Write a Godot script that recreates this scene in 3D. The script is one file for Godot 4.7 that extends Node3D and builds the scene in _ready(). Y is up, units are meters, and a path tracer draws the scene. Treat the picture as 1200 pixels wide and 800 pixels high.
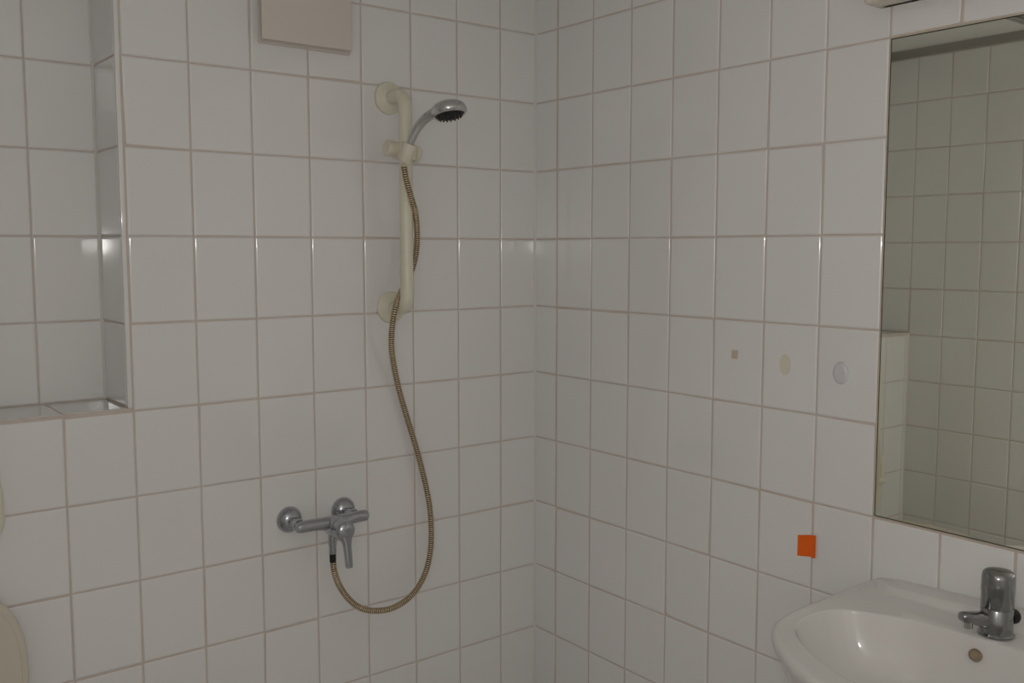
extends Node3D
# A tiled shower room seen towards one corner: back wall at z = 0, right wall at x = 0, y up, metres.

const EYE := Vector3(-1.839, 1.523, 2.249)
const ROW0 := 2.15          # height of a tile joint
const ROW := 0.1984         # tile pitch, upwards
const COL := 0.15           # tile pitch along the back and left walls
const COLR := 0.1479        # tile pitch along the right wall
const BACK0 := 0.1293       # width of the cut tile in the corner, back wall
const RIGHT0 := 0.0977      # width of the cut tile in the corner, right wall
const LEFT_X := -2.095
const FRONT_Z := 3.0
const CEIL := 2.372
const TILE_TOP := 2.336
const NICHE_X := -1.192
const NICHE_Z := -0.177
const LEDGE_Y := 1.166

var rng := RandomNumberGenerator.new()
var M := {}
var names := {}
var tile_cache := {}

# ---------------------------------------------------------------- naming
func numbered(called: String) -> String:
	var n: int = names.get(called, 0)
	names[called] = n + 1
	return called if n == 0 else "%s_%03d" % [called, n]

func tag(o: Node, label: String, category: String, group := "") -> void:
	o.set_meta("label", label)
	o.set_meta("category", category)
	if group != "":
		o.set_meta("group", group)

func thing(called: String, label: String, category: String, at := Vector3.ZERO, group := "") -> Node3D:
	var o := Node3D.new()
	o.name = numbered(called)
	add_child(o, true)
	o.position = at
	tag(o, label, category, group)
	return o

func structure(called: String, label := "") -> Node3D:
	var o := Node3D.new()
	o.name = called
	add_child(o, true)
	o.set_meta("kind", "structure")
	if label != "":
		o.set_meta("label", label)
	return o

# ---------------------------------------------------------------- shape building
# a Shape is {t: PackedVector3Array of triangle corners, g: smoothing group per triangle}
func shape() -> Dictionary:
	return {"t": PackedVector3Array(), "g": PackedInt32Array(), "n": 0}

func tri(s: Dictionary, a: Vector3, b: Vector3, c: Vector3, g: int) -> void:
	if (b - a).cross(c - a).length_squared() < 1e-20:
		return
	s.t.append(a); s.t.append(b); s.t.append(c)
	s.g.append(g)

func quad(s: Dictionary, a: Vector3, b: Vector3, c: Vector3, d: Vector3, g: int) -> void:
	tri(s, a, b, c, g)
	tri(s, a, c, d, g)

# joins a finished closed piece into a whole, turned so that its faces look outwards
func join(into: Dictionary, piece: Dictionary, xf := Transform3D.IDENTITY) -> void:
	var mid := Vector3.ZERO
	for v in piece.t:
		mid += v
	mid /= maxf(1.0, piece.t.size())
	var vol := 0.0
	for k in range(0, piece.t.size(), 3):
		vol += (piece.t[k] - mid).dot((piece.t[k + 1] - mid).cross(piece.t[k + 2] - mid))
	var swap := vol > 0.0
	if xf.basis.determinant() < 0.0:
		swap = not swap
	var top := 0
	for k in piece.g.size():
		var a: Vector3 = xf * piece.t[3 * k]
		var b: Vector3 = xf * piece.t[3 * k + 1]
		var c: Vector3 = xf * piece.t[3 * k + 2]
		into.t.append(a)
		into.t.append(c if swap else b)
		into.t.append(b if swap else c)
		into.g.append(piece.g[k] + into.n)
		top = maxi(top, piece.g[k])
	into.n += top + 1

func to_mesh(s: Dictionary) -> ArrayMesh:
	var st := SurfaceTool.new()
	st.begin(Mesh.PRIMITIVE_TRIANGLES)
	for k in s.g.size():
		st.set_smooth_group(s.g[k] + 1)
		for j in 3:
			st.add_vertex(s.t[3 * k + j])
	st.generate_normals()
	st.index()
	return st.commit()

func put(called: String, s: Dictionary, mat: Material, parent: Node, at := Vector3.ZERO) -> MeshInstance3D:
	var o := MeshInstance3D.new()
	o.name = numbered(called) if parent == self else called
	o.mesh = to_mesh(s)
	o.material_override = mat
	o.position = at
	parent.add_child(o, true)
	return o

# rows of points joined by quads; crease[i] says the band below row i starts a new smoothing group
func grid(rows: Array, closed := true, caps := true, crease := []) -> Dictionary:
	var s := shape()
	var g := 0
	var w: int = rows[0].size()
	for i in rows.size() - 1:
		if i in crease:
			g += 1
		for j in (w if closed else w - 1):
			var k := (j + 1) % w
			quad(s, rows[i][j], rows[i][k], rows[i + 1][k], rows[i + 1][j], g)
	if caps:
		for e in [0, rows.size() - 1]:
			var r: PackedVector3Array = rows[e]
			var mid := Vector3.ZERO
			for v in r:
				mid += v
			mid /= w
			g += 1
			for j in w:
				var k := (j + 1) % w
				if e == 0:
					tri(s, mid, r[k], r[j], g)
				else:
					tri(s, mid, r[j], r[k], g)
	return s

# a profile of (radius, height) points turned round the y axis
func lathe(profile: Array, seg := 32, sharp := 38.0) -> Dictionary:
	var rows := []
	var crease := []
	for i in profile.size():
		var p: Vector2 = profile[i]
		var r := PackedVector3Array()
		for j in seg:
			var a := TAU * j / seg
			r.append(Vector3(p.x * cos(a), p.y, p.x * sin(a)))
		rows.append(r)
		if i > 0 and i < profile.size() - 1:
			var d: float = absf((profile[i] - profile[i - 1]).angle_to(profile[i + 1] - profile[i]))
			if rad_to_deg(d) > sharp:
				crease.append(i)
	return grid(rows, true, true, crease)

func up_along(dir: Vector3, at := Vector3.ZERO, roll := 0.0) -> Transform3D:
	var y := dir.normalized()
	var x := (Vector3.UP if absf(y.y) < 0.9 else Vector3.RIGHT).cross(y).normalized()
	var z := x.cross(y)
	return Transform3D(Basis(x, y, z).rotated(y, roll), at)

# smooth curve through points (and radii in w)
func curve(pts: Array, steps: int) -> Array:
	var out := []
	var n := pts.size()
	for i in n - 1:
		var p0: Vector4 = pts[maxi(i - 1, 0)]
		var p1: Vector4 = pts[i]
		var p2: Vector4 = pts[i + 1]
		var p3: Vector4 = pts[mini(i + 2, n - 1)]
		for k in steps:
			var t := float(k) / steps
			out.append(0.5 * ((2.0 * p1) + (p2 - p0) * t + (2.0 * p0 - 5.0 * p1 + 4.0 * p2 - p3) * t * t + (3.0 * p1 - p0 - 3.0 * p2 + p3) * t * t * t))
	out.append(pts[n - 1])
	return out

# a round tube along points with a radius each (w)
func tube(path: Array, seg := 20) -> Dictionary:
	var rows := []
	var nrm := Vector3.ZERO
	for i in path.size():
		var a: Vector4 = path[maxi(i - 1, 0)]
		var b: Vector4 = path[mini(i + 1, path.size() - 1)]
		var t := Vector3(b.x - a.x, b.y - a.y, b.z - a.z).normalized()
		if i == 0:
			nrm = t.cross(Vector3.UP if absf(t.y) < 0.9 else Vector3.RIGHT)
		nrm = (nrm - t * nrm.dot(t)).normalized()
		var side := nrm.cross(t)
		var c := Vector3(path[i].x, path[i].y, path[i].z)
		var r := PackedVector3Array()
		for j in seg:
			var f := TAU * j / seg
			r.append(c + (nrm * cos(f) + side * sin(f)) * path[i].w)
		rows.append(r)
	return grid(rows)

# a box with rounded edges, centred
func rounded_box(size: Vector3, r: float, n := 3) -> Dictionary:
	var h := size / 2.0
	var axis := func(half: float) -> Array:
		var l := []
		for k in n + 1:
			l.append(-half + r * (1.0 - cos(PI / 2 * k / n)) if n > 1 else -half + r * k)
		var m := l.duplicate()
		m.reverse()
		for v in m:
			l.append(-v)
		return l
	var co := [axis.call(h.x), axis.call(h.y), axis.call(h.z)]
	var s := shape()
	for a in 3:
		var u := (a + 1) % 3
		var v := (a + 2) % 3
		for sgn in [-1.0, 1.0]:
			var rows := []
			for x in co[u]:
				var row := PackedVector3Array()
				for y in co[v]:
					var p := Vector3.ZERO
					p[u] = x
					p[v] = y
					p[a] = sgn * h[a]
					var core := p.clamp(-h + Vector3.ONE * r, h - Vector3.ONE * r)
					row.append(core + (p - core).normalized() * r)
				rows.append(row)
			for i in rows.size() - 1:
				for j in rows[0].size() - 1:
					if sgn > 0:
						quad(s, rows[i][j], rows[i + 1][j], rows[i + 1][j + 1], rows[i][j + 1], 0)
					else:
						quad(s, rows[i][j], rows[i][j + 1], rows[i + 1][j + 1], rows[i + 1][j], 0)
	return s

# an outline in x and y given thickness along z, with a rounded front edge
func plate(outline: PackedVector2Array, back: float, front: float, edge: float) -> Dictionary:
	var rows := []
	var c := Vector2.ZERO
	for p in outline:
		c += p
	c /= outline.size()
	var steps := [[0.0, back], [0.0, front - edge], [0.12, front - edge * 0.55], [0.4, front - edge * 0.16], [1.0, front]]
	for q in steps:
		var r := PackedVector3Array()
		for i in outline.size():
			var p := outline[i]
			var d := (outline[(i + 1) % outline.size()] - outline[posmod(i - 1, outline.size())]).normalized()
			var inward := Vector2(-d.y, d.x)
			if inward.dot(c - p) < 0:
				inward = -inward
			p += inward * edge * float(q[0])
			r.append(Vector3(p.x, p.y, q[1]))
		rows.append(r)
	return grid(rows, true, true, [1])

func box_shape(lo: Vector3, hi: Vector3) -> Dictionary:
	var s := shape()
	var p := func(x: int, y: int, z: int) -> Vector3:
		return Vector3(hi.x if x else lo.x, hi.y if y else lo.y, hi.z if z else lo.z)
	quad(s, p.call(0, 0, 0), p.call(0, 1, 0), p.call(1, 1, 0), p.call(1, 0, 0), 0)
	quad(s, p.call(0, 0, 1), p.call(1, 0, 1), p.call(1, 1, 1), p.call(0, 1, 1), 1)
	quad(s, p.call(0, 0, 0), p.call(0, 0, 1), p.call(0, 1, 1), p.call(0, 1, 0), 2)
	quad(s, p.call(1, 0, 0), p.call(1, 1, 0), p.call(1, 1, 1), p.call(1, 0, 1), 3)
	quad(s, p.call(0, 0, 0), p.call(1, 0, 0), p.call(1, 0, 1), p.call(0, 0, 1), 4)
	quad(s, p.call(0, 1, 0), p.call(0, 1, 1), p.call(1, 1, 1), p.call(1, 1, 0), 5)
	var o := shape()
	join(o, s)
	return o

func one(piece: Dictionary, xf := Transform3D.IDENTITY) -> Dictionary:
	var o := shape()
	join(o, piece, xf)
	return o

# ---------------------------------------------------------------- tiles
# a glazed tile of that size: centred, its face at z = 0, with a cushioned edge that rolls back; each edge keeps its own normals
func tile_mesh(w: float, h: float) -> ArrayMesh:
	var key := Vector2i(roundi(w * 2e4), roundi(h * 2e4))
	if tile_cache.has(key):
		return tile_cache[key]
	var ring := [[0.0052, 0.0, 0.0], [0.0042, -0.0001, 13.0], [0.0014, -0.0009, 38.0], [0.0003, -0.0015, 65.0], [0.0, -0.0022, 88.0], [0.0, -0.0060, 90.0]]
	var v := PackedVector3Array()
	var nn := PackedVector3Array()
	var idx := PackedInt32Array()
	var e0: float = ring[0][0]
	var face := [Vector3(-w / 2 + e0, -h / 2 + e0, 0), Vector3(-w / 2 + e0, h / 2 - e0, 0), Vector3(w / 2 - e0, h / 2 - e0, 0), Vector3(w / 2 - e0, -h / 2 + e0, 0)]
	for p in face:
		v.append(p)
		nn.append(Vector3.BACK)
	idx.append_array([0, 1, 2, 0, 2, 3])
	for side in 4:
		var out: Vector3 = [Vector3.LEFT, Vector3.UP, Vector3.RIGHT, Vector3.DOWN][side]
		var base := v.size()
		for q in ring:
			var a := Vector3(w / 2 - q[0], h / 2 - q[0], 0)
			var s0: Vector3 = [Vector3(-1, -1, 0), Vector3(-1, 1, 0), Vector3(1, 1, 0), Vector3(1, -1, 0)][side]
			var s1: Vector3 = [Vector3(-1, 1, 0), Vector3(1, 1, 0), Vector3(1, -1, 0), Vector3(-1, -1, 0)][side]
			var t := deg_to_rad(q[2])
			var n := out * sin(t) + Vector3.BACK * cos(t)
			for sg in [s0, s1]:
				v.append(a * sg + Vector3(0, 0, q[1]))
				nn.append(n)
		for k in ring.size() - 1:
			var i := base + 2 * k
			# inner pair i, i+1; outer pair i+2, i+3
			idx.append_array([i, i + 2, i + 3, i, i + 3, i + 1])
	var arr := []
	arr.resize(Mesh.ARRAY_MAX)
	arr[Mesh.ARRAY_VERTEX] = v
	arr[Mesh.ARRAY_NORMAL] = nn
	arr[Mesh.ARRAY_INDEX] = idx
	var m := ArrayMesh.new()
	m.add_surface_from_arrays(Mesh.PRIMITIVE_TRIANGLES, arr)
	tile_cache[key] = m
	return m

# tiles between column edges and row edges on a plane: at = origin, bx/by = directions of columns and rows, facing bx x by
func lay(parent: Node3D, at: Vector3, bx: Vector3, by: Vector3, cols: Array, rows: Array, skip := Rect2(0, 0, 0, 0), tilt := 0.0032, joint := 0.0020) -> void:
	var facing := bx.cross(by)
	for i in cols.size() - 1:
		for j in rows.size() - 1:
			var c0: float = cols[i]
			var c1: float = cols[i + 1]
			var r0: float = rows[j]
			var r1: float = rows[j + 1]
			var mid := Vector2((c0 + c1) / 2, (r0 + r1) / 2)
			if skip.has_point(mid):
				continue
			var w := c1 - c0 - joint
			var h := r1 - r0 - joint
			if w < 0.006 or h < 0.006:
				continue
			var o := MeshInstance3D.new()
			o.name = "tile"
			o.mesh = tile_mesh(w, h)
			o.material_override = M.tiles[rng.randi() % M.tiles.size()]
			var b := Basis(bx, by, facing)
			b = b * Basis(Vector3.RIGHT, rng.randfn(0.0, tilt)) * Basis(Vector3.UP, rng.randfn(0.0, tilt))
			var lift := 0.0
			if parent.name == "wall_right" and c1 < RIGHT0 + 0.001:
				b = b * Basis(Vector3.UP, 0.020)    # the cut tiles in the corner sit a little askew
				lift = 0.0004
			o.transform = Transform3D(b, at + bx * mid.x + by * mid.y + facing * (rng.randf_range(-0.0002, 0.0002) + lift))
			parent.add_child(o, true)

func steps(first: float, pitch: float, last: float) -> Array:
	var l := []
	var v := first
	while v < last - 0.004:
		l.append(v)
		v += pitch
	l.append(last)
	return l

func row_edges(lo: float, hi: float) -> Array:
	var l := [lo]
	var k := 12
	while k > -3:
		var y := ROW0 - ROW * k
		if y > lo + 0.006 and y < hi - 0.006:
			l.append(y)
		k -= 1
	l.append(hi)
	return l

# ---------------------------------------------------------------- materials
func mat(c: Color, rough: float, metal := 0.0, spec := 0.5) -> StandardMaterial3D:
	var m := StandardMaterial3D.new()
	m.albedo_color = c
	m.roughness = rough
	m.metallic = metal
	m.metallic_specular = spec
	return m

func noise_map(seed_: int, freq: float, lo: Color, hi: Color) -> NoiseTexture2D:
	var n := FastNoiseLite.new()
	n.seed = seed_
	n.frequency = freq
	n.fractal_octaves = 4
	var t := NoiseTexture2D.new()
	t.width = 256
	t.height = 256
	t.seamless = true
	t.noise = n
	var g := Gradient.new()
	g.set_color(0, lo)
	g.set_color(1, hi)
	t.color_ramp = g
	return t

func materials() -> void:
	M.tiles = []
	for c in [Color(0.950, 0.947, 0.943), Color(0.946, 0.944, 0.939), Color(0.953, 0.950, 0.946), Color(0.948, 0.945, 0.939)]:
		M.tiles.append(mat(c, 0.065, 0.0, 0.75))
	M.grout = mat(Color(1, 1, 1), 0.9)
	M.grout.albedo_texture = noise_map(3, 0.02, Color(0.825, 0.78, 0.74), Color(0.86, 0.815, 0.775))
	M.grout.uv1_triplanar = true
	M.grout.uv1_world_triplanar = true
	M.grout.uv1_scale = Vector3.ONE * 2.0
	M.sealant = mat(Color(0.80, 0.755, 0.68), 0.5)
	M.ceiling = mat(Color(0.945, 0.94, 0.93), 0.85)
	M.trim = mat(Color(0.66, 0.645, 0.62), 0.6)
	M.corner = mat(Color(0.915, 0.905, 0.885), 0.4)
	M.floor = mat(Color(1, 1, 1), 0.5)
	M.floor.albedo_texture = noise_map(5, 0.05, Color(0.86, 0.845, 0.82), Color(0.91, 0.90, 0.88))
	M.floor.uv1_triplanar = true
	M.plaster = mat(Color(0.945, 0.94, 0.93), 0.8)
	M.nylon = mat(Color(0.915, 0.90, 0.825), 0.30)
	M.nylon_dull = mat(Color(0.915, 0.89, 0.82), 0.45)
	M.cover = mat(Color(0.885, 0.855, 0.82), 0.6)
	M.gap_shade = mat(Color(0.36, 0.33, 0.30), 0.7)
	M.chrome = mat(Color(0.80, 0.80, 0.81), 0.10, 1.0)
	M.chrome_dull = mat(Color(0.70, 0.71, 0.735), 0.24, 1.0)
	M.tap = mat(Color(0.58, 0.585, 0.59), 0.17, 1.0)
	M.hose = mat(Color(0.80, 0.735, 0.63), 0.25, 1.0)
	M.hose_core = mat(Color(0.17, 0.13, 0.09), 0.6)
	M.rubber = mat(Color(0.025, 0.025, 0.028), 0.45)
	M.ceramic = mat(Color(0.895, 0.885, 0.87), 0.08)
	M.overflow = mat(Color(0.62, 0.55, 0.46), 0.5)
	M.mirror = mat(Color(0.975, 0.98, 0.94), 0.015, 1.0)
	M.mirror_edge = mat(Color(0.20, 0.20, 0.17), 0.3)
	M.orange = mat(Color(1.0, 0.43, 0.03), 0.75)
	M.residue = mat(Color(0.83, 0.77, 0.69), 0.6)
	M.residue_pale = mat(Color(0.91, 0.895, 0.82), 0.45)
	M.pad = mat(Color(0.87, 0.86, 0.88), 0.25)
	M.lamp_white = mat(Color(0.88, 0.85, 0.80), 0.4)
	M.diffuser = mat(Color(0.90, 0.89, 0.86), 0.35)
	M.glow = mat(Color(0.9, 0.88, 0.84), 0.4)  # dim shade of the added fill lamp
	M.glow.emission_enabled = true
	M.glow.emission = Color(1.0, 0.95, 0.88)
	M.glow.emission_energy_multiplier = 0.4
	M.seat = mat(Color(0.865, 0.835, 0.775), 0.35)

# ---------------------------------------------------------------- the scene
func _ready() -> void:
	rng.seed = 41
	camera_and_light()
	materials()
	walls()
	ceiling_and_floor()
	mirror()
	basin()
	grab_bar()
	mixer()
	shower()
	cover_box()
	toilet()
	support_rail(Vector3(-1.503, 0.957, 0), -1.0, "cream folded support rail right of the toilet, its bracket cut by the left picture edge")
	support_rail(Vector3(-1.832, 0.46, 0), 0.55, "cream folded support rail far side of the toilet, seen only in the mirror")
	basin_tap()
	mirror_lamp()
	added_fill_lamp()
	small_things()
	ceiling_vent()

func camera_and_light() -> void:
	var cam := Camera3D.new()
	cam.name = "camera"
	add_child(cam)
	cam.position = EYE
	cam.rotation = Vector3(deg_to_rad(-5.392), deg_to_rad(-37.896), 0)
	cam.fov = 38.8425
	cam.near = 0.02
	cam.current = true
	var we := WorldEnvironment.new()
	we.name = "surroundings"
	var e := Environment.new()
	e.background_mode = Environment.BG_COLOR
	e.background_color = Color(0.05, 0.05, 0.05)
	e.tonemap_mode = Environment.TONE_MAPPER_LINEAR
	e.tonemap_exposure = 0.302
	e.sdfgi_enabled = true
	e.ssao_enabled = true
	e.ssil_enabled = true
	we.environment = e
	add_child(we)
	# the small light of the phone that took the picture, just beside its lens
	var flash := OmniLight3D.new()
	flash.name = "phone_flash_light"
	add_child(flash)
	flash.position = EYE + Vector3(0.008, 0.026, 0.006)
	flash.light_color = Color(1.0, 0.985, 0.97)
	flash.light_energy = 1.0
	flash.light_size = 0.008
	flash.omni_range = 12.0
	flash.omni_attenuation = 2.0
	flash.shadow_enabled = true

func walls() -> void:
	var g := 0.0012    # the grout lies this far behind the tile faces
	var b := structure("wall_back", "white tiled back wall with a niche above a ledge")
	var s := shape()
	join(s, box_shape(Vector3(NICHE_X + g, 0, -0.30), Vector3(0.12, CEIL + 0.1, -g)))
	join(s, box_shape(Vector3(LEFT_X - 0.12, 0, -0.30), Vector3(NICHE_X + g, LEDGE_Y - g, -g)))
	join(s, box_shape(Vector3(LEFT_X - 0.12, LEDGE_Y - g, -0.30), Vector3(NICHE_X + g, CEIL + 0.1, NICHE_Z - g)))
	put("grout_bed", s, M.grout, b)
	var xs := steps(BACK0, COL, -LEFT_X)
	var cols := []
	for v in xs:
		cols.push_front(-v)
	cols.append(-0.0005)
	cols[0] = LEFT_X + 0.0005
	var up := row_edges(LEDGE_Y, TILE_TOP)
	# the shower wall right of the niche, and the boxed-out wall below its ledge
	var seven := -(BACK0 + 7.0 * COL)
	var front_cols := []
	var box_cols := []
	for v in cols:
		if v > seven - 0.006:
			front_cols.append(v)
		if v < seven + 0.006:
			box_cols.append(v)
	lay(b, Vector3.ZERO, Vector3.RIGHT, Vector3.UP, front_cols, row_edges(0.0, TILE_TOP))
	lay(b, Vector3.ZERO, Vector3.RIGHT, Vector3.UP, box_cols, row_edges(0.0, LEDGE_Y - 0.0005))
	put("corner_trim", one(rounded_box(Vector3(0.0105, TILE_TOP - LEDGE_Y, 0.010), 0.0028), Transform3D(Basis(), Vector3(NICHE_X + 0.0053, (TILE_TOP + LEDGE_Y) / 2, -0.0054))), M.tiles[0], b)
	# niche: back, side and ledge
	var niche_cols := [LEFT_X + 0.0005, -1.939, -1.789, -1.639, -1.489, -1.339, NICHE_X]
	lay(b, Vector3(0, 0, NICHE_Z), Vector3.RIGHT, Vector3.UP, niche_cols, up, Rect2(), 0.0002)
	lay(b, Vector3(NICHE_X, 0, 0), Vector3.BACK, Vector3.UP, [NICHE_Z, -0.0094], up, Rect2(), 0.0002)
	var ledge_cols := [LEFT_X + 0.0005, -1.926, -1.776, -1.626, -1.476, -1.3265, NICHE_X]
	lay(b, Vector3(0, LEDGE_Y, 0), Vector3.RIGHT, Vector3.FORWARD, ledge_cols, [0.0008, -NICHE_Z], Rect2(), 0.0002)

	for q in [[Vector3(0, 0, 0), -1.0, 0.0, TILE_TOP], [Vector3(NICHE_X, 0, NICHE_Z), -1.0, LEDGE_Y, TILE_TOP], [Vector3(LEFT_X, 0, 0), 1.0, 0.0, LEDGE_Y], [Vector3(LEFT_X, 0, NICHE_Z), 1.0, LEDGE_Y, TILE_TOP]]:
		var k: Vector3 = q[0]
		var d: float = q[1]
		var rows := []
		for y in [q[2], q[3]]:
			rows.append(PackedVector3Array([k + Vector3(d * -0.001, y, -0.001), k + Vector3(d * 0.0055, y, -0.001), k + Vector3(d * 0.0035, y, 0.0009), k + Vector3(d * 0.0022, y, 0.0022), k + Vector3(d * 0.0009, y, 0.0035), k + Vector3(d * -0.001, y, 0.0055)]))
		put("corner_seal", one(grid(rows)), M.corner, b)

	var r := structure("wall_right", "white tiled right wall with the mirror")
	put("grout_bed", one(box_shape(Vector3(g, 0, -0.30), Vector3(0.14, CEIL + 0.1, FRONT_Z + 0.1))), M.grout, r)
	var rc := steps(RIGHT0, COLR, FRONT_Z)
	rc.push_front(0.0005)
	var mz0 := RIGHT0 + 7 * COLR
	var mz1 := RIGHT0 + 11 * COLR
	var my0 := ROW0 - 6 * ROW
	var my1 := ROW0 - ROW
	lay(r, Vector3.ZERO, Vector3.BACK, Vector3.UP, rc, row_edges(0.0, TILE_TOP), Rect2(mz0, my0, mz1 - mz0, my1 - my0))

	var l := structure("wall_left", "white tiled left wall, seen in the mirror")
	put("grout_bed", one(box_shape(Vector3(LEFT_X - 0.14, 0, -0.30), Vector3(LEFT_X - g, CEIL + 0.1, FRONT_Z + 0.1))), M.grout, l)
	var lc := steps(0.0, COL, FRONT_Z)
	var lrows := row_edges(0.0, TILE_TOP)
	lay_left(l, lc, lrows)
	lay_left(l, [NICHE_Z + 0.0005, 0.0], row_edges(LEDGE_Y, TILE_TOP))

	var f := structure("wall_front")
	put("plaster", one(box_shape(Vector3(LEFT_X - 0.14, 0, FRONT_Z), Vector3(0.14, CEIL + 0.1, FRONT_Z + 0.12))), M.plaster, f)

	# a dark trim strip between the last tile and the ceiling
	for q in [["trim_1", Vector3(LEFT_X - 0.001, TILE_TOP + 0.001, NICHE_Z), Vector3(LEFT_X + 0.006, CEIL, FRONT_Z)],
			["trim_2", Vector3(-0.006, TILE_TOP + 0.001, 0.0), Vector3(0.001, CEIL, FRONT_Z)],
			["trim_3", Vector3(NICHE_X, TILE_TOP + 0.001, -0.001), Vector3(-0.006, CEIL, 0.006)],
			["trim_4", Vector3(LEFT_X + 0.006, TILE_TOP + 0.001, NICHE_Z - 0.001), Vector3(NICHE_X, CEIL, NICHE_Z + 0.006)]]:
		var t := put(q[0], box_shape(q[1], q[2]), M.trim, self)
		t.set_meta("kind", "structure")

func lay_left(parent: Node3D, cols: Array, rows: Array) -> void:
	# the left wall faces +x: its columns run towards -z
	var c := []
	for v in cols:
		c.push_front(-v)
	lay(parent, Vector3(LEFT_X, 0, 0), Vector3.FORWARD, Vector3.UP, c, rows)

func ceiling_and_floor() -> void:
	var c := put("ceiling", box_shape(Vector3(LEFT_X - 0.14, CEIL, -0.30), Vector3(0.14, CEIL + 0.12, FRONT_Z + 0.12)), M.ceiling, self)
	c.set_meta("kind", "structure")
	var f := put("floor", box_shape(Vector3(LEFT_X - 0.14, -0.12, -0.30), Vector3(0.14, 0.0, FRONT_Z + 0.12)), M.floor, self)
	f.set_meta("kind", "structure")

func mirror() -> void:
	var z0 := RIGHT0 + 7 * COLR
	var z1 := RIGHT0 + 11 * COLR
	var y0 := ROW0 - 6 * ROW
	var y1 := ROW0 - ROW
	var t := thing("wall_mirror", "tall frameless mirror set flush between the tiles above the washbasin", "mirror", Vector3(0, y0, (z0 + z1) / 2))
	var w := z1 - z0
	var h := y1 - y0
	var e := 0.0055
	put("glass", box_shape(Vector3(-0.001, e, -w / 2 + e), Vector3(0.0012, h - e, w / 2 - e)), M.mirror, t)
	var rim := shape()
	var k := 0.0022
	join(rim, box_shape(Vector3(-0.0008, e - k, -w / 2 + e - k), Vector3(0.0012, e, w / 2 - e + k)))
	join(rim, box_shape(Vector3(-0.0008, h - e, -w / 2 + e - k), Vector3(0.0012, h - e + k, w / 2 - e + k)))
	join(rim, box_shape(Vector3(-0.0008, e, -w / 2 + e - k), Vector3(0.0012, h - e, -w / 2 + e)))
	join(rim, box_shape(Vector3(-0.0008, e, w / 2 - e), Vector3(0.0012, h - e, w / 2 - e + k)))
	put("dark_edge", rim, M.mirror_edge, t)
	var seal := shape()
	var a := e - k
	join(seal, box_shape(Vector3(-0.0004, 0, -w / 2), Vector3(0.0012, a, w / 2)))
	join(seal, box_shape(Vector3(-0.0004, h - a, -w / 2), Vector3(0.0012, h, w / 2)))
	join(seal, box_shape(Vector3(-0.0004, a, -w / 2), Vector3(0.0012, h - a, -w / 2 + a)))
	join(seal, box_shape(Vector3(-0.0004, a, w / 2 - a), Vector3(0.0012, h - a, w / 2)))
	put("sealant", seal, M.sealant, t)

# distance from centre c along an angle to a closed outline
func reach(outline: PackedVector2Array, c: Vector2, a: float) -> float:
	var d := Vector2(cos(a), sin(a))
	var best := 0.0
	for i in outline.size():
		var p := outline[i]
		var q := outline[(i + 1) % outline.size()]
		var hit = Geometry2D.segment_intersects_segment(c, c + d * 2.0, p, q)
		if hit != null:
			best = maxf(best, (hit - c).length())
	return best

# half an outline, smoothed, mirrored in w
func full_outline(half: Array) -> PackedVector2Array:
	var pts := []
	for p in half:
		pts.append(Vector4(p.x, p.y, 0, 0))
	var c := curve(pts, 6)
	var out := PackedVector2Array()
	for v in c:
		out.append(Vector2(v.x, v.y))
	for k in range(c.size() - 2, 0, -1):
		out.append(Vector2(c[k].x, -c[k].y))
	return out

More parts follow.
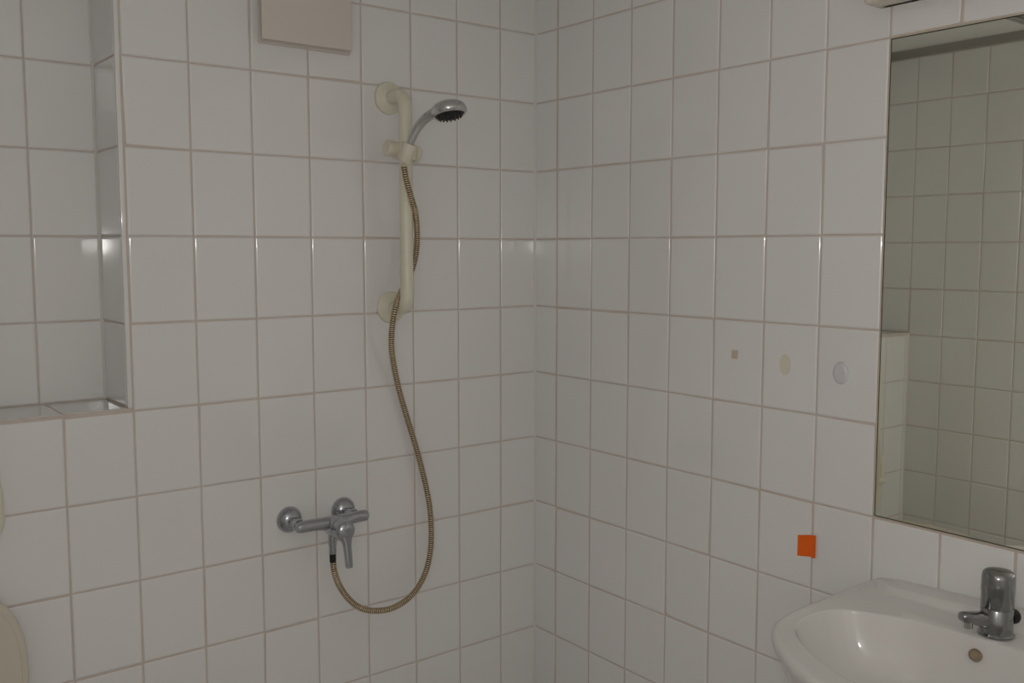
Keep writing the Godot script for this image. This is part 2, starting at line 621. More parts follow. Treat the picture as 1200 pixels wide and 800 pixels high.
func basin() -> void:
	# u = out from the wall, w = along it; heights are above the floor
	var z0 := 1.45
	var outer := full_outline([Vector2(0.557, 0), Vector2(0.543, -0.078), Vector2(0.522, -0.122), Vector2(0.495, -0.172), Vector2(0.459, -0.219), Vector2(0.42, -0.256), Vector2(0.375, -0.280), Vector2(0.316, -0.292), Vector2(0.24, -0.2955), Vector2(0.16, -0.297), Vector2(0.08, -0.298), Vector2(0.012, -0.298)])
	outer.append(Vector2(0.0, 0.297))
	outer.append(Vector2(0.0, -0.297))
	outer = outline_sorted(outer, Vector2(0.29, 0))
	var inner := full_outline([Vector2(0.489, 0), Vector2(0.484, -0.055), Vector2(0.468, -0.11), Vector2(0.436, -0.168), Vector2(0.398, -0.218), Vector2(0.355, -0.250), Vector2(0.30, -0.262), Vector2(0.25, -0.257), Vector2(0.215, -0.234), Vector2(0.188, -0.18), Vector2(0.165, -0.12), Vector2(0.155, -0.055), Vector2(0.152, 0)])
	var c := Vector2(0.30, 0)
	var n := 240
	var ro := []
	var ri := []
	for j in n:
		var a := TAU * (j + 0.5) / n
		ro.append(reach(outer, c, a))
		ri.append(reach(inner, c, a))
	var rows := []
	var ring := func(f: Callable) -> void:
		var r := PackedVector3Array()
		for j in n:
			var a := TAU * (j + 0.5) / n
			var d := Vector2(cos(a), sin(a))
			var q: Vector3 = f.call(j, d)
			r.append(Vector3(-q.x, q.y, q.z))
		rows.append(r)
	var rise := func(w: float) -> float:
		return 0.005 * smoothstep(0.292, 0.25, absf(w)) + 0.015 * clampf((w + 0.30) / 0.30, 0.0, 1.0)
	# height of the top: a raised strip along the wall, a slope, then the deck that falls slightly to the bowl
	var top := func(p: Vector2, f: float) -> float:
		return 0.836 - 0.004 * f + rise.call(p.y) * (1.0 - smoothstep(0.058, 0.072, p.x))
	var at := func(j: int, d: Vector2, inset: float, drop: float) -> Vector3:
		var p: Vector2 = c + d * (ro[j] - inset)
		return Vector3(p.x, top.call(c + d * ro[j], 0.0) - drop, p.y)
	# underside, from the middle outwards
	for q in [[0.42, 0.615], [0.55, 0.64], [0.72, 0.69], [0.86, 0.745], [0.94, 0.785], [0.982, 0.808], [0.995, 0.818]]:
		var f: float = q[0]
		var y: float = q[1]
		ring.call(func(j, d):
			var p: Vector2 = c + d * (ro[j] * f)
			var side: Vector2 = c + d * ro[j]
			return Vector3(lerpf(p.x, side.x, smoothstep(0.06, 0.0, side.x)), y, p.y))
	for q in [[0.0, 0.0095], [0.0012, 0.0045], [0.0045, 0.0012], [0.0095, 0.0]]:
		ring.call(func(j, d): return at.call(j, d, q[0], q[1]))
	# across the top; on the wall side the rings follow the strip's slope
	for q in [[0.25, 0.040], [0.38, 0.0545], [0.45, 0.058], [0.52, 0.062], [0.58, 0.066], [0.64, 0.070], [0.70, 0.074], [0.76, 0.078], [0.88, 0.105], [0.96, 0.135]]:
		ring.call(func(j, d):
			var edge: Vector2 = c + d * ro[j]
			var k: float = smoothstep(0.04, 0.0, edge.x)
			var p: Vector2 = c + d * lerpf(ro[j] - 0.0095, ri[j] + 0.003, q[0])
			var inn: Vector2 = c + d * (ri[j] + 0.003)
			var t: float = clampf((float(q[1]) - edge.x) / maxf(inn.x - edge.x, 0.02), 0.06, 0.98)
			p = p.lerp(edge.lerp(inn, t), k)
			return Vector3(p.x, top.call(p, q[0]), p.y))
	# over the edge and down into the bowl
	for q in [[1.004, 0.8324], [0.997, 0.8312], [0.990, 0.8275], [0.978, 0.818], [0.955, 0.804], [0.925, 0.785], [0.88, 0.762], [0.80, 0.735], [0.68, 0.714], [0.52, 0.70], [0.34, 0.691], [0.16, 0.687], [0.06, 0.685]]:
		var f: float = q[0]
		ring.call(func(j, d):
			var cc := c.lerp(Vector2(0.29, 0), 1.0 - f)
			var p: Vector2 = cc + d * (ri[j] * f)
			return Vector3(p.x, q[1], p.y))
	var t := thing("washbasin", "white ceramic washbasin with rounded front under the mirror", "washbasin", Vector3(0, 0, z0))
	var s := shape()
	join(s, grid(rows))
	put("bowl", s, M.ceramic, t)
	# overflow: a shallow recessed ring in the steep back of the bowl
	var hole := lathe([Vector2(0.0, -0.004), Vector2(0.0088, -0.004), Vector2(0.0096, -0.001), Vector2(0.0104, 0.0004), Vector2(0.0108, -0.002), Vector2(0.0108, -0.010), Vector2(0, -0.010)], 24)
	put("overflow_hole", one(hole, up_along(Vector3(-0.86, 0.50, 0.0), Vector3(-0.1685, 0.8070, -0.008))), M.overflow, t).set_meta("label", "beige overflow hole")
	var dr := lathe([Vector2(0.0, 0.0), Vector2(0.022, 0.0), Vector2(0.030, 0.003), Vector2(0.032, 0.002), Vector2(0.032, -0.006), Vector2(0, -0.006)], 32)
	put("drain", one(dr, Transform3D(Basis(), Vector3(-0.29, 0.6885, 0))), M.chrome, t)
	# trap and waste below
	var trap := shape()
	join(trap, tube(curve([Vector4(-0.27, 0.62, 0, 0.017), Vector4(-0.27, 0.54, 0, 0.017), Vector4(-0.25, 0.50, 0, 0.017), Vector4(-0.21, 0.50, 0, 0.017), Vector4(-0.19, 0.54, 0, 0.017), Vector4(-0.12, 0.56, 0, 0.017), Vector4(-0.002, 0.56, 0, 0.017)], 5), 16))
	put("trap", trap, M.chrome_dull, t)

func outline_sorted(pts: PackedVector2Array, c: Vector2) -> PackedVector2Array:
	var l := []
	for p in pts:
		l.append(p)
	l.sort_custom(func(a, b): return (a - c).angle() < (b - c).angle())
	return PackedVector2Array(l)

func basin_tap() -> void:
	var t := thing("basin_tap", "short chrome push tap with black side knob on the washbasin", "tap", Vector3(-0.112, 0.8345, 1.452))
	put("body", one(lathe([Vector2(0, 0), Vector2(0.0305, 0), Vector2(0.031, 0.002), Vector2(0.0275, 0.005), Vector2(0.0275, 0.048), Vector2(0.0265, 0.0495), Vector2(0, 0.0495)], 40)), M.tap, t)
	put("push_cap", one(lathe([Vector2(0, 0.0498), Vector2(0.0268, 0.0498), Vector2(0.0278, 0.0508), Vector2(0.0275, 0.075), Vector2(0.0283, 0.079), Vector2(0.0280, 0.106), Vector2(0.0265, 0.113), Vector2(0.022, 0.1165), Vector2(0.012, 0.1185), Vector2(0, 0.119)], 40, 50)), M.tap, t)
	# spout: a flattened arm that rises a little as it leaves the body, with the aerator under its end
	var rows := []
	for q in [[-0.015, 0.026, 0.0135, 0.017], [-0.03, 0.028, 0.0125, 0.015], [-0.045, 0.031, 0.0115, 0.0125], [-0.060, 0.034, 0.0112, 0.0105], [-0.074, 0.036, 0.0110, 0.0095], [-0.080, 0.0363, 0.0098, 0.008], [-0.0825, 0.0363, 0.007, 0.0055]]:
		var r := PackedVector3Array()
		for j in 24:
			var a := TAU * j / 24
			var cx := signf(cos(a)) * pow(absf(cos(a)), 0.7)
			var sy := signf(sin(a)) * pow(absf(sin(a)), 0.7)
			r.append(Vector3(q[0], q[1] + q[3] * sy, q[2] * cx))
		rows.append(r)
	var sp := put("spout", one(grid(rows)), M.tap, t)
	sp.rotation.y = deg_to_rad(-26.0)
	sp.scale.x = 0.9
	put("aerator", one(lathe([Vector2(0, 0), Vector2(0.0085, 0), Vector2(0.0095, 0.001), Vector2(0.0095, 0.012), Vector2(0, 0.012)], 24), Transform3D(Basis(), Vector3(-0.066, 0.0155, 0))), M.chrome, sp)
	put("temperature_knob", one(lathe([Vector2(0, 0), Vector2(0.0135, 0), Vector2(0.0135, 0.006), Vector2(0.012, 0.011), Vector2(0.008, 0.0145), Vector2(0, 0.016)], 28), up_along(Vector3(0.8, 0, 0.6), Vector3(0.0205, 0.032, 0.0155))), M.rubber, t).set_meta("label", "black temperature knob")

func mirror_lamp() -> void:
	var z0 := 1.106
	var z1 := 1.752
	var t := thing("mirror_lamp", "unlit wall lamp with beige ends above the mirror, cut by the top picture edge", "lamp", Vector3(0, 2.011, (z0 + z1) / 2))
	var w := z1 - z0
	put("back_plate", one(rounded_box(Vector3(0.024, 0.088, w - 0.006), 0.006), Transform3D(Basis(), Vector3(-0.012, 0.044, 0))), M.lamp_white, t)
	put("diffuser", one(rounded_box(Vector3(0.052, 0.072, w - 0.04), 0.012), Transform3D(Basis(), Vector3(-0.036, 0.046, 0))), M.diffuser, t)
	for sgn in [-1.0, 1.0]:
		put("end_cap", one(rounded_box(Vector3(0.064, 0.088, 0.026), 0.012), Transform3D(Basis(), Vector3(-0.032, 0.044, sgn * (w / 2 - 0.013)))), M.lamp_white, t)
	put("lower_rail", one(rounded_box(Vector3(0.060, 0.012, w - 0.03), 0.004), Transform3D(Basis(), Vector3(-0.031, 0.006, 0))), M.lamp_white, t)

func grab_bar() -> void:
	var t := thing("shower_grab_bar", "cream nylon grab bar with round wall flanges on the shower wall", "grab bar", Vector3(-0.502, 1.37, 0))
	var top := 0.55
	var zb := 0.085
	# straight middle with a collar at either end, bends into the flanges
	put("bar", one(lathe([Vector2(0, 0.056), Vector2(0.0168, 0.056), Vector2(0.0168, top - 0.056), Vector2(0, top - 0.056)], 32), Transform3D(Basis(), Vector3(0, 0, zb))), M.nylon, t)
	for e in [[0.0, 1.0, Vector3(0.004, 0, 0)], [top, -1.0, Vector3(-0.004, 0, 0)]]:
		var pts := []
		var y0: float = e[0]
		var sg: float = e[1]
		var rad := 0.036
		pts.append(Vector4(0, y0 + sg * 0.058, zb, 0.0176))
		for k in 9:
			var a := PI / 2 * k / 8
			pts.append(Vector4(0, y0 + sg * (rad - rad * sin(a)), zb - rad + rad * cos(a), 0.0176))
		pts.append(Vector4(0, y0, 0.006, 0.0176))
		put("bend", one(tube(pts, 32)), M.nylon, t)
		put("flange", one(lathe([Vector2(0, 0.0), Vector2(0.042, 0.0), Vector2(0.0425, 0.004), Vector2(0.041, 0.0085), Vector2(0.036, 0.0115), Vector2(0.026, 0.0135), Vector2(0.0215, 0.0165), Vector2(0.020, 0.0175), Vector2(0, 0.0175)], 48), up_along(Vector3.BACK, Vector3(0, y0, 0))), M.nylon, t)

func mixer() -> void:
	var cx := -0.7315
	var t := thing("shower_mixer", "chrome lever mixer with two round wall roses on the shower wall", "tap", Vector3(cx, 0.84, 0))
	for sgn in [-1.0, 1.0]:
		put("wall_rose", one(lathe([Vector2(0, 0), Vector2(0.033, 0), Vector2(0.0335, 0.003), Vector2(0.032, 0.009), Vector2(0.027, 0.017), Vector2(0.020, 0.023), Vector2(0.0145, 0.026), Vector2(0, 0.026)], 40, 50), up_along(Vector3.BACK, Vector3(sgn * 0.0765, 0.002, 0))), M.chrome_dull, t)
		var elbow := shape()
		join(elbow, lathe([Vector2(0, 0.02), Vector2(0.0125, 0.02), Vector2(0.0125, 0.036), Vector2(0, 0.036)], 24), up_along(Vector3.BACK, Vector3(sgn * 0.0765, 0, 0)))
		join(elbow, lathe([Vector2(0, 0.034), Vector2(0.0150, 0.034), Vector2(0.0160, 0.036), Vector2(0.0160, 0.062), Vector2(0.0150, 0.064), Vector2(0, 0.064)], 6, 20), up_along(Vector3.BACK, Vector3(sgn * 0.0765, 0, 0)))
		put("union_nut", elbow, M.chrome_dull, t)
	var body := shape()
	join(body, tube(curve([Vector4(-0.092, 0, 0.080, 0.0095), Vector4(-0.090, 0, 0.080, 0.0125), Vector4(-0.075, 0, 0.080, 0.0148), Vector4(-0.045, 0, 0.080, 0.0152), Vector4(-0.012, -0.002, 0.081, 0.017), Vector4(0.012, -0.004, 0.082, 0.0185), Vector4(0.035, -0.002, 0.081, 0.017), Vector4(0.065, 0, 0.080, 0.0152), Vector4(0.095, 0, 0.080, 0.0146), Vector4(0.104, 0, 0.080, 0.012), Vector4(0.1065, 0, 0.080, 0.006)], 4), 28))
	put("body", body, M.chrome_dull, t)
	var hub_at := Vector3(0.0095, -0.011, 0.084)
	var axis := Vector3(0.02, -0.02, 1)
	put("cartridge_housing", one(lathe([Vector2(0, -0.012), Vector2(0.0235, -0.010), Vector2(0.0268, -0.002), Vector2(0.0268, 0.028), Vector2(0.0258, 0.030), Vector2(0, 0.030)], 40), up_along(axis, hub_at)), M.chrome_dull, t)
	var lev := shape()
	join(lev, lathe([Vector2(0, 0.0305), Vector2(0.0250, 0.0305), Vector2(0.0262, 0.032), Vector2(0.0262, 0.050), Vector2(0.0250, 0.057), Vector2(0.021, 0.0625), Vector2(0.013, 0.0660), Vector2(0.005, 0.0672), Vector2(0, 0.0673)], 40), up_along(axis, hub_at))
	# the blade of the lever hangs down from the cap
	var rows := []
	for q in [[0.004, 0.0190, 0.134, 0.013], [-0.010, 0.0185, 0.136, 0.0125], [-0.024, 0.0130, 0.140, 0.0105], [-0.040, 0.0095, 0.1445, 0.0090], [-0.065, 0.0088, 0.1495, 0.0080], [-0.088, 0.0086, 0.1525, 0.0076], [-0.0915, 0.0078, 0.153, 0.0066]]:
		var r := PackedVector3Array()
		for j in 24:
			var a := TAU * j / 24
			var ca := signf(cos(a)) * pow(absf(cos(a)), 0.55)
			var sa := signf(sin(a)) * pow(absf(sin(a)), 0.55)
			r.append(Vector3(0.0115 + q[1] * ca, -0.010 + q[0], q[2] + q[3] * sa))
		rows.append(r)
	join(lev, grid(rows))
	put("lever", lev, M.chrome_dull, t)
	put("outlet", one(lathe([Vector2(0, -0.084), Vector2(0.0085, -0.084), Vector2(0.0092, -0.082), Vector2(0.0092, -0.064), Vector2(0.0105, -0.061), Vector2(0.0110, -0.035), Vector2(0.0130, -0.012), Vector2(0, -0.012)], 28), Transform3D(Basis(), Vector3(0.0055, 0.0, 0.078))), M.chrome_dull, t)

func hose_path() -> Array:
	var p := [Vector3(-0.726, 0.735, 0.078), Vector3(-0.7225, 0.7086, 0.078), Vector3(-0.7070, 0.6688, 0.072), Vector3(-0.6824, 0.6280, 0.075), Vector3(-0.6508, 0.5972, 0.080),
		Vector3(-0.6083, 0.5807, 0.085), Vector3(-0.5565, 0.5767, 0.085), Vector3(-0.5055, 0.5894, 0.080), Vector3(-0.4609, 0.6171, 0.070), Vector3(-0.4291, 0.6606, 0.060),
		Vector3(-0.4108, 0.7196, 0.050), Vector3(-0.4064, 0.8010, 0.040), Vector3(-0.4132, 0.8723, 0.030), Vector3(-0.4367, 0.9704, 0.025), Vector3(-0.4653, 1.0675, 0.020),
		Vector3(-0.4948, 1.1528, 0.0260), Vector3(-0.5218, 1.2369, 0.0420), Vector3(-0.5357, 1.2957, 0.0600), Vector3(-0.5341, 1.3636, 0.0740), Vector3(-0.5104, 1.4000, 0.0570),
		Vector3(-0.4855, 1.4328, 0.0470), Vector3(-0.4643, 1.4733, 0.052), Vector3(-0.4569, 1.5184, 0.060), Vector3(-0.4640, 1.5698, 0.076), Vector3(-0.4843, 1.6221, 0.100),
		Vector3(-0.5074, 1.6644, 0.114), Vector3(-0.5221, 1.7022, 0.1190), Vector3(-0.5290, 1.7400, 0.1182)]
	return p

func shower() -> void:
	# holder that clamps on the bar
	var h := thing("shower_holder", "cream sliding shower holder with two knobs clamped on the grab bar", "holder", Vector3(-0.504, 1.775, 0.085))
	var ax := Vector3(1, -0.12, 0.0)
	put("clamp", one(rounded_box(Vector3(0.052, 0.044, 0.048), 0.010), Transform3D(Basis(Vector3.BACK, -0.12), Vector3(-0.001, 0, 0.0))), M.nylon_dull, h)
	var knob := [Vector2(0, 0), Vector2(0.0195, 0), Vector2(0.0215, 0.002), Vector2(0.0215, 0.006), Vector2(0.0195, 0.009), Vector2(0.0195, 0.028), Vector2(0.021, 0.031), Vector2(0.021, 0.036), Vector2(0.019, 0.039), Vector2(0, 0.039)]
	put("knob", one(lathe(knob, 14, 30), up_along(-ax, Vector3(-0.0175, 0.0025, 0))), M.nylon_dull, h)
	put("knob", one(lathe([Vector2(0, 0), Vector2(0.017, 0), Vector2(0.021, 0.003), Vector2(0.022, 0.008), Vector2(0.021, 0.013), Vector2(0.017, 0.0165), Vector2(0, 0.0175)], 32), up_along(ax, Vector3(0.025, -0.0035, 0))), M.nylon_dull, h)
	var seat_dir := Vector3(0.009, 0.040, 0.014).normalized()
	var seat_at := Vector3(-0.0205, -0.006, 0.0445)
	var cr := shape()
	join(cr, lathe([Vector2(0.0098, -0.026), Vector2(0.0135, -0.026), Vector2(0.0148, -0.024), Vector2(0.0172, 0.020), Vector2(0.0165, 0.022), Vector2(0.0128, 0.022), Vector2(0.0098, -0.026)], 32), up_along(seat_dir, seat_at))
	join(cr, rounded_box(Vector3(0.022, 0.034, 0.026), 0.006), Transform3D(Basis(), Vector3(-0.012, -0.002, 0.026)))
	put("cradle", cr, M.nylon_dull, h)

	# hand shower resting in it
	var s := thing("hand_shower", "chrome hand shower with a black spray face resting in the cream holder", "shower head", Vector3(-0.463, 1.855, 0.230))
	var b := s.position
	var rel := func(x: float, y: float, z: float, r: float) -> Vector4:
		return Vector4(x - b.x, y - b.y, z - b.z, r)
	var hp := [rel.call(-0.5285, 1.7480, 0.1190, 0.0085), rel.call(-0.5255, 1.7630, 0.1260, 0.0092), rel.call(-0.520, 1.790, 0.1355, 0.0098), rel.call(-0.513, 1.8180, 0.1485, 0.0108), rel.call(-0.505, 1.8390, 0.1640, 0.0118), rel.call(-0.496, 1.8540, 0.1830, 0.0128), rel.call(-0.485, 1.8630, 0.2040, 0.0136), rel.call(-0.472, 1.8670, 0.2250, 0.013)]
	put("handle", one(tube(curve(hp, 5), 28)), M.chrome, s)
	var n := Vector3(0.044, -1, 0.237).normalized()
	var xf := up_along(-n)
	put("head", one(lathe([Vector2(0, 0.001), Vector2(0.036, 0.001), Vector2(0.0385, -0.001), Vector2(0.0425, 0.001), Vector2(0.0455, 0.006), Vector2(0.0452, 0.0135), Vector2(0.042, 0.022), Vector2(0.034, 0.0295), Vector2(0.021, 0.0345), Vector2(0.008, 0.0365), Vector2(0, 0.0367)], 56, 60), xf), M.chrome, s)
	var face := put("spray_face", one(lathe([Vector2(0, -0.0045), Vector2(0.020, -0.004), Vector2(0.033, -0.002), Vector2(0.0366, 0.0005), Vector2(0.0366, 0.002), Vector2(0, 0.002)], 48), xf), M.rubber, s)
	face.set_meta("label", "black spray face")
	var noz := shape()
	for q in [[0.0, 1], [0.010, 6], [0.020, 12], [0.029, 18]]:
		for k in q[1]:
			var a: float = TAU * k / q[1]
			join(noz, lathe([Vector2(0.0019, -0.0015), Vector2(0.0017, -0.0072), Vector2(0.0011, -0.0082), Vector2(0, -0.0082)], 8), xf * Transform3D(Basis(), Vector3(q[0] * cos(a), 0, q[0] * sin(a))))
	put("nozzles", noz, M.rubber, face)

	# ribbed metal hose from the mixer's outlet to the handle
	var hose := thing("shower_hose", "ribbed bronze-tinted metal shower hose looping from mixer to hand shower", "hose", Vector3(-0.726, 0.735, 0.078))
	var c3 := Curve3D.new()
	var pts := hose_path()
	for i in pts.size():
		var t := (pts[mini(i + 1, pts.size() - 1)] - pts[maxi(i - 1, 0)]) as Vector3
		var l0: float = (pts[i] - pts[maxi(i - 1, 0)]).length()
		var l1: float = (pts[mini(i + 1, pts.size() - 1)] - pts[i]).length()
		t = t.normalized()
		c3.add_point(pts[i] - hose.position, -t * l0 / 3.0, t * l1 / 3.0)
	c3.bake_interval = 0.004
	var total := c3.get_baked_length()
	var rib := 0.0056
	var prof := [[0.0, 0.0058], [0.22, 0.0058], [0.30, 0.0078], [0.46, 0.0084], [0.76, 0.0084], [0.92, 0.0078]]
	var path := []
	var d := 0.0
	while d < total - rib:
		for q in prof:
			var p := c3.sample_baked(d + rib * float(q[0]), true)
			path.append(Vector4(p.x, p.y, p.z, q[1]))
		d += rib
	put("ribbed_tube", one(tube(path, 16)), M.hose, hose)
	var core := []
	d = 0.0
	while d < total:
		var p := c3.sample_baked(d, true)
		core.append(Vector4(p.x, p.y, p.z, 0.0068))
		d += 0.008
	put("core", one(tube(core, 14)), M.hose_core, hose)
	var d0 := (c3.sample_baked(0.012, true) - c3.sample_baked(0.0, true)).normalized()
	put("lower_coupling", one(lathe([Vector2(0, 0), Vector2(0.0075, 0), Vector2(0.0083, 0.001), Vector2(0.0083, 0.021), Vector2(0, 0.021)], 24), up_along(Vector3.DOWN, Vector3(0, 0.0215, 0))) , M.rubber, hose).set_meta("label", "black lower coupling")

func cover_box() -> void:
	var t := thing("wall_cover", "beige square cover plate on the back wall, cut by the top picture edge", "cover plate", Vector3(-0.742, 2.016, 0))
	put("base_frame", one(rounded_box(Vector3(0.246, 0.25, 0.007), 0.0025), Transform3D(Basis(), Vector3(0.005, 0.125, 0.0035))), M.cover, t)
	put("neck", one(rounded_box(Vector3(0.230, 0.232, 0.016), 0.002), Transform3D(Basis(), Vector3(0.003, 0.127, 0.0150))), M.gap_shade, t)  # its dark colour paints the shade in the gap behind the plate
	put("front_plate", one(rounded_box(Vector3(0.240, 0.244, 0.008), 0.003), Transform3D(Basis(), Vector3(0, 0.128, 0.0270))), M.cover, t)

func toilet() -> void:
	var cx := -1.622
	var t := thing("toilet", "wall-hung toilet with a raised cream lid at the left picture edge", "toilet", Vector3(cx, 0, 0))
	var egg := func(a: float, half_w: float, back: float, front: float) -> Vector2:
		var ca := cos(a)
		var sa := sin(a)
		var x := signf(ca) * pow(absf(ca), 0.8) * half_w
		var z := (back + front) / 2 + signf(sa) * pow(absf(sa), 0.85) * (front - back) / 2
		return Vector2(x, z)
	var rows := []
	for q in [[0.09, 0.001, 0.20, 0.10], [0.115, 0.001, 0.28, 0.16], [0.145, 0.001, 0.38, 0.24], [0.168, 0.001, 0.47, 0.32], [0.180, 0.001, 0.52, 0.385], [0.182, 0.001, 0.535, 0.405], [0.178, 0.004, 0.530, 0.412], [0.150, 0.16, 0.50, 0.412], [0.142, 0.17, 0.49, 0.400], [0.125, 0.18, 0.46, 0.32], [0.08, 0.20, 0.38, 0.24], [0.02, 0.25, 0.29, 0.21]]:
		var r := PackedVector3Array()
		for j in 48:
			var p: Vector2 = egg.call(TAU * j / 48, q[0], q[1], q[2])
			r.append(Vector3(p.x, q[3], p.y))
		rows.append(r)
	put("bowl", one(grid(rows)), M.ceramic, t)
	rows = []
	for q in [[1.0, 0.414], [1.01, 0.418], [1.0, 0.430], [0.97, 0.434], [0.72, 0.434], [0.69, 0.428], [0.69, 0.414], [1.0, 0.414]]:
		var r := PackedVector3Array()
		for j in 48:
			var p: Vector2 = egg.call(TAU * j / 48, 0.186, 0.10, 0.545)
			var m := Vector2(0, 0.32)
			p = m + (p - m) * float(q[0])
			r.append(Vector3(p.x, q[1], p.y))
		rows.append(r)
	put("seat_ring", one(grid(rows, true, false)), M.seat, t)
	# the lid stands up against the wall
	var o := PackedVector2Array()
	for j in 64:
		var a := TAU * j / 64
		o.append(Vector2(signf(cos(a)) * pow(absf(cos(a)), 0.8) * 0.191, 0.633 + signf(sin(a)) * pow(absf(sin(a)), 0.8) * 0.212))
	var lid := put("lid", one(plate(o, 0.046, 0.062, 0.008)), M.seat, t)
	var inner := PackedVector2Array()
	for p in o:
		inner.append(Vector2(p.x * 0.93, 0.633 + (p.y - 0.633) * 0.94))
	put("lid_panel", one(plate(inner, 0.056, 0.0645, 0.004)), M.seat, lid)
	for sgn in [-1.0, 1.0]:
		put("hinge", one(rounded_box(Vector3(0.03, 0.03, 0.04), 0.008), Transform3D(Basis(), Vector3(sgn * 0.08, 0.436, 0.06))), M.seat, t)

func support_rail(at: Vector3, side: float, label: String) -> void:
	var t := thing("folding_support_rail", label, "grab bar", at)
	var o := PackedVector2Array()
	for j in 13:
		var a := PI + PI * j / 12
		o.append(Vector2(0.046 * cos(a), 0.046 * sin(a)))
	o.append(Vector2(0.045, 0.06))
	o.append(Vector2(0.036, 0.115))
	o.append(Vector2(0.022, 0.15))
	o.append(Vector2(-0.022, 0.15))
	o.append(Vector2(-0.036, 0.115))
	o.append(Vector2(-0.045, 0.06))
	put("wall_bracket", one(plate(o, 0.0, 0.03, 0.010)), M.nylon, t)
	put("hinge", one(lathe([Vector2(0, -0.028), Vector2(0.018, -0.028), Vector2(0.018, 0.028), Vector2(0, 0.028)], 24), up_along(Vector3.RIGHT, Vector3(0, 0.10, 0.045))), M.nylon, t)
	var p := curve([Vector4(0, 0.10, 0.045, 0.0155), Vector4(0, 0.16, 0.050, 0.0135), Vector4(0, 0.26, 0.028, 0.0135), Vector4(0, 0.36, 0.026, 0.0135), Vector4(0, 0.46, 0.026, 0.0135), Vector4(side * -0.004, 0.53, 0.026, 0.0135), Vector4(side * 0.02, 0.565, 0.026, 0.0135), Vector4(side * 0.05, 0.565, 0.026, 0.0135), Vector4(side * 0.074, 0.53, 0.026, 0.0135), Vector4(side * 0.078, 0.44, 0.026, 0.0135), Vector4(side * 0.072, 0.28, 0.028, 0.0135), Vector4(side * 0.045, 0.15, 0.034, 0.0135), Vector4(side * 0.012, 0.10, 0.045, 0.0135)], 5)
	put("loop", one(tube(p, 20)), M.nylon, t)

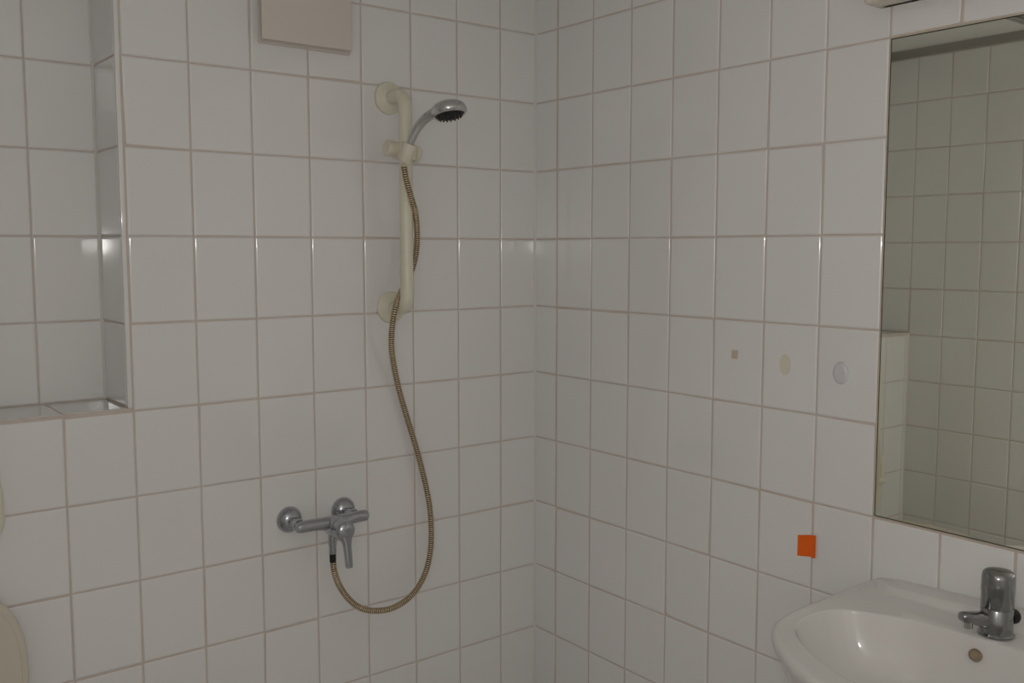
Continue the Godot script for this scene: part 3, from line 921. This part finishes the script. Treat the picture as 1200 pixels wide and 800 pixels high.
func small_things() -> void:
	# orange paper note, its right end bent over the joint
	var rows := []
	for i in 2:
		var r := PackedVector3Array()
		for q in [[0.0, 0.0], [0.012, 0.0003], [0.026, 0.0006], [0.034, 0.0012], [0.0368, 0.0022], [0.0395, 0.0016], [0.050, 0.0040]]:
			r.append(Vector3(-q[1] - 0.0008, 0.19 * q[0] + (0.0485 if i else 0.0) - (0.0025 if q[0] > 0.037 and i == 0 else 0.0) + (0.0012 if q[0] > 0.02 and i == 1 else 0.0), q[0]))
		rows.append(r)
	var s := shape()
	for j in rows[0].size() - 1:
		var off := Vector3(0.0005, 0, 0)
		var a: Vector3 = rows[0][j]
		var b: Vector3 = rows[0][j + 1]
		var c: Vector3 = rows[1][j + 1]
		var d: Vector3 = rows[1][j]
		var p := shape()
		quad(p, a, b, c, d, 0)
		quad(p, a + off, d + off, c + off, b + off, 1)
		quad(p, a, d, d + off, a + off, 2)
		quad(p, b, b + off, c + off, c, 3)
		quad(p, a, a + off, b + off, b, 4)
		quad(p, d, c, c + off, d + off, 5)
		join(s, p)
	var note := put("paper_note", s, M.orange, self, Vector3(0, 0.8285, 0.948))
	tag(note, "small orange paper note with a crease stuck to the right wall left of the washbasin", "sticky note")

	# what is left of three hooks in a row
	var round_pad := func(ry: float, rz: float, h: float, edge: float) -> Dictionary:
		var o := PackedVector2Array()
		for j in 36:
			o.append(Vector2(rz * cos(TAU * j / 36), ry * sin(TAU * j / 36)))
		return plate(o, 0.0, h, edge)
	var face_left := Basis(Vector3.BACK, Vector3.UP, Vector3.LEFT)
	var pad := thing("hook_pad", "raised glossy white oval hook pad on the right wall beside the mirror", "hook pad", Vector3(0, 1.258, 1.046))
	put("disc", one(round_pad.call(0.0245, 0.0185, 0.007, 0.006), Transform3D(face_left, Vector3.ZERO)), M.pad, pad)
	put("broken_stub", one(rounded_box(Vector3(0.004, 0.006, 0.004), 0.0015), Transform3D(Basis(), Vector3(-0.0075, 0.006, 0.010))), M.pad, pad)
	var mark := put("glue_mark", one(round_pad.call(0.0240, 0.0150, 0.0004, 0.0002), Transform3D(face_left, Vector3.ZERO)), M.residue_pale, self, Vector3(-0.0004, 1.2625, 0.901))
	tag(mark, "pale yellowish oval glue mark on the right wall left of the white oval pad", "glue mark")
	var sq := PackedVector2Array([Vector2(-0.009, -0.0105), Vector2(0.009, -0.0100), Vector2(0.0095, 0.0105), Vector2(-0.0085, 0.0100)])
	var res := put("adhesive_square", one(plate(sq, 0.0, 0.0012, 0.0004), Transform3D(face_left, Vector3.ZERO)), M.residue, self, Vector3(-0.0002, 1.274, 0.756))
	tag(res, "small tan square of adhesive tape on the right wall, farthest from the mirror", "adhesive tape")

func added_fill_lamp() -> void:  # added fill lamp, out of view, softly brightens the whole room
	var t := thing("added_fill_lamp", "added round opal fill lamp on the ceiling, outside the picture", "lamp", Vector3(-1.75, CEIL, 1.55))
	put("base", one(lathe([Vector2(0, -0.03), Vector2(0.13, -0.03), Vector2(0.135, -0.025), Vector2(0.135, 0), Vector2(0, 0)], 40)), M.lamp_white, t)
	put("shade", one(lathe([Vector2(0, -0.085), Vector2(0.05, -0.082), Vector2(0.09, -0.070), Vector2(0.118, -0.048), Vector2(0.125, -0.0305), Vector2(0, -0.0305)], 40)), M.glow, t)
	var l := OmniLight3D.new()
	l.name = "fill_lamp_light"
	t.add_child(l)
	l.position = Vector3(0, -0.20, 0)
	l.light_color = Color(1.0, 0.975, 0.95)
	l.light_energy = 0.05
	l.light_size = 0.10
	l.omni_range = 12.0
	l.omni_attenuation = 2.0
	l.shadow_enabled = true

func ceiling_vent() -> void:
	var t := thing("ceiling_vent", "dark ceiling vent whose corner shows at the top of the mirror", "vent", Vector3(-1.75, CEIL, 0.66))
	put("frame", one(rounded_box(Vector3(0.56, 0.012, 0.33), 0.003), Transform3D(Basis(), Vector3(0, -0.006, 0))), M.trim, t)
	for k in 9:
		put("slat", one(rounded_box(Vector3(0.50, 0.006, 0.022), 0.002), Transform3D(Basis(Vector3.RIGHT, 0.3), Vector3(0, -0.015, -0.128 + 0.032 * k))), M.trim, t)
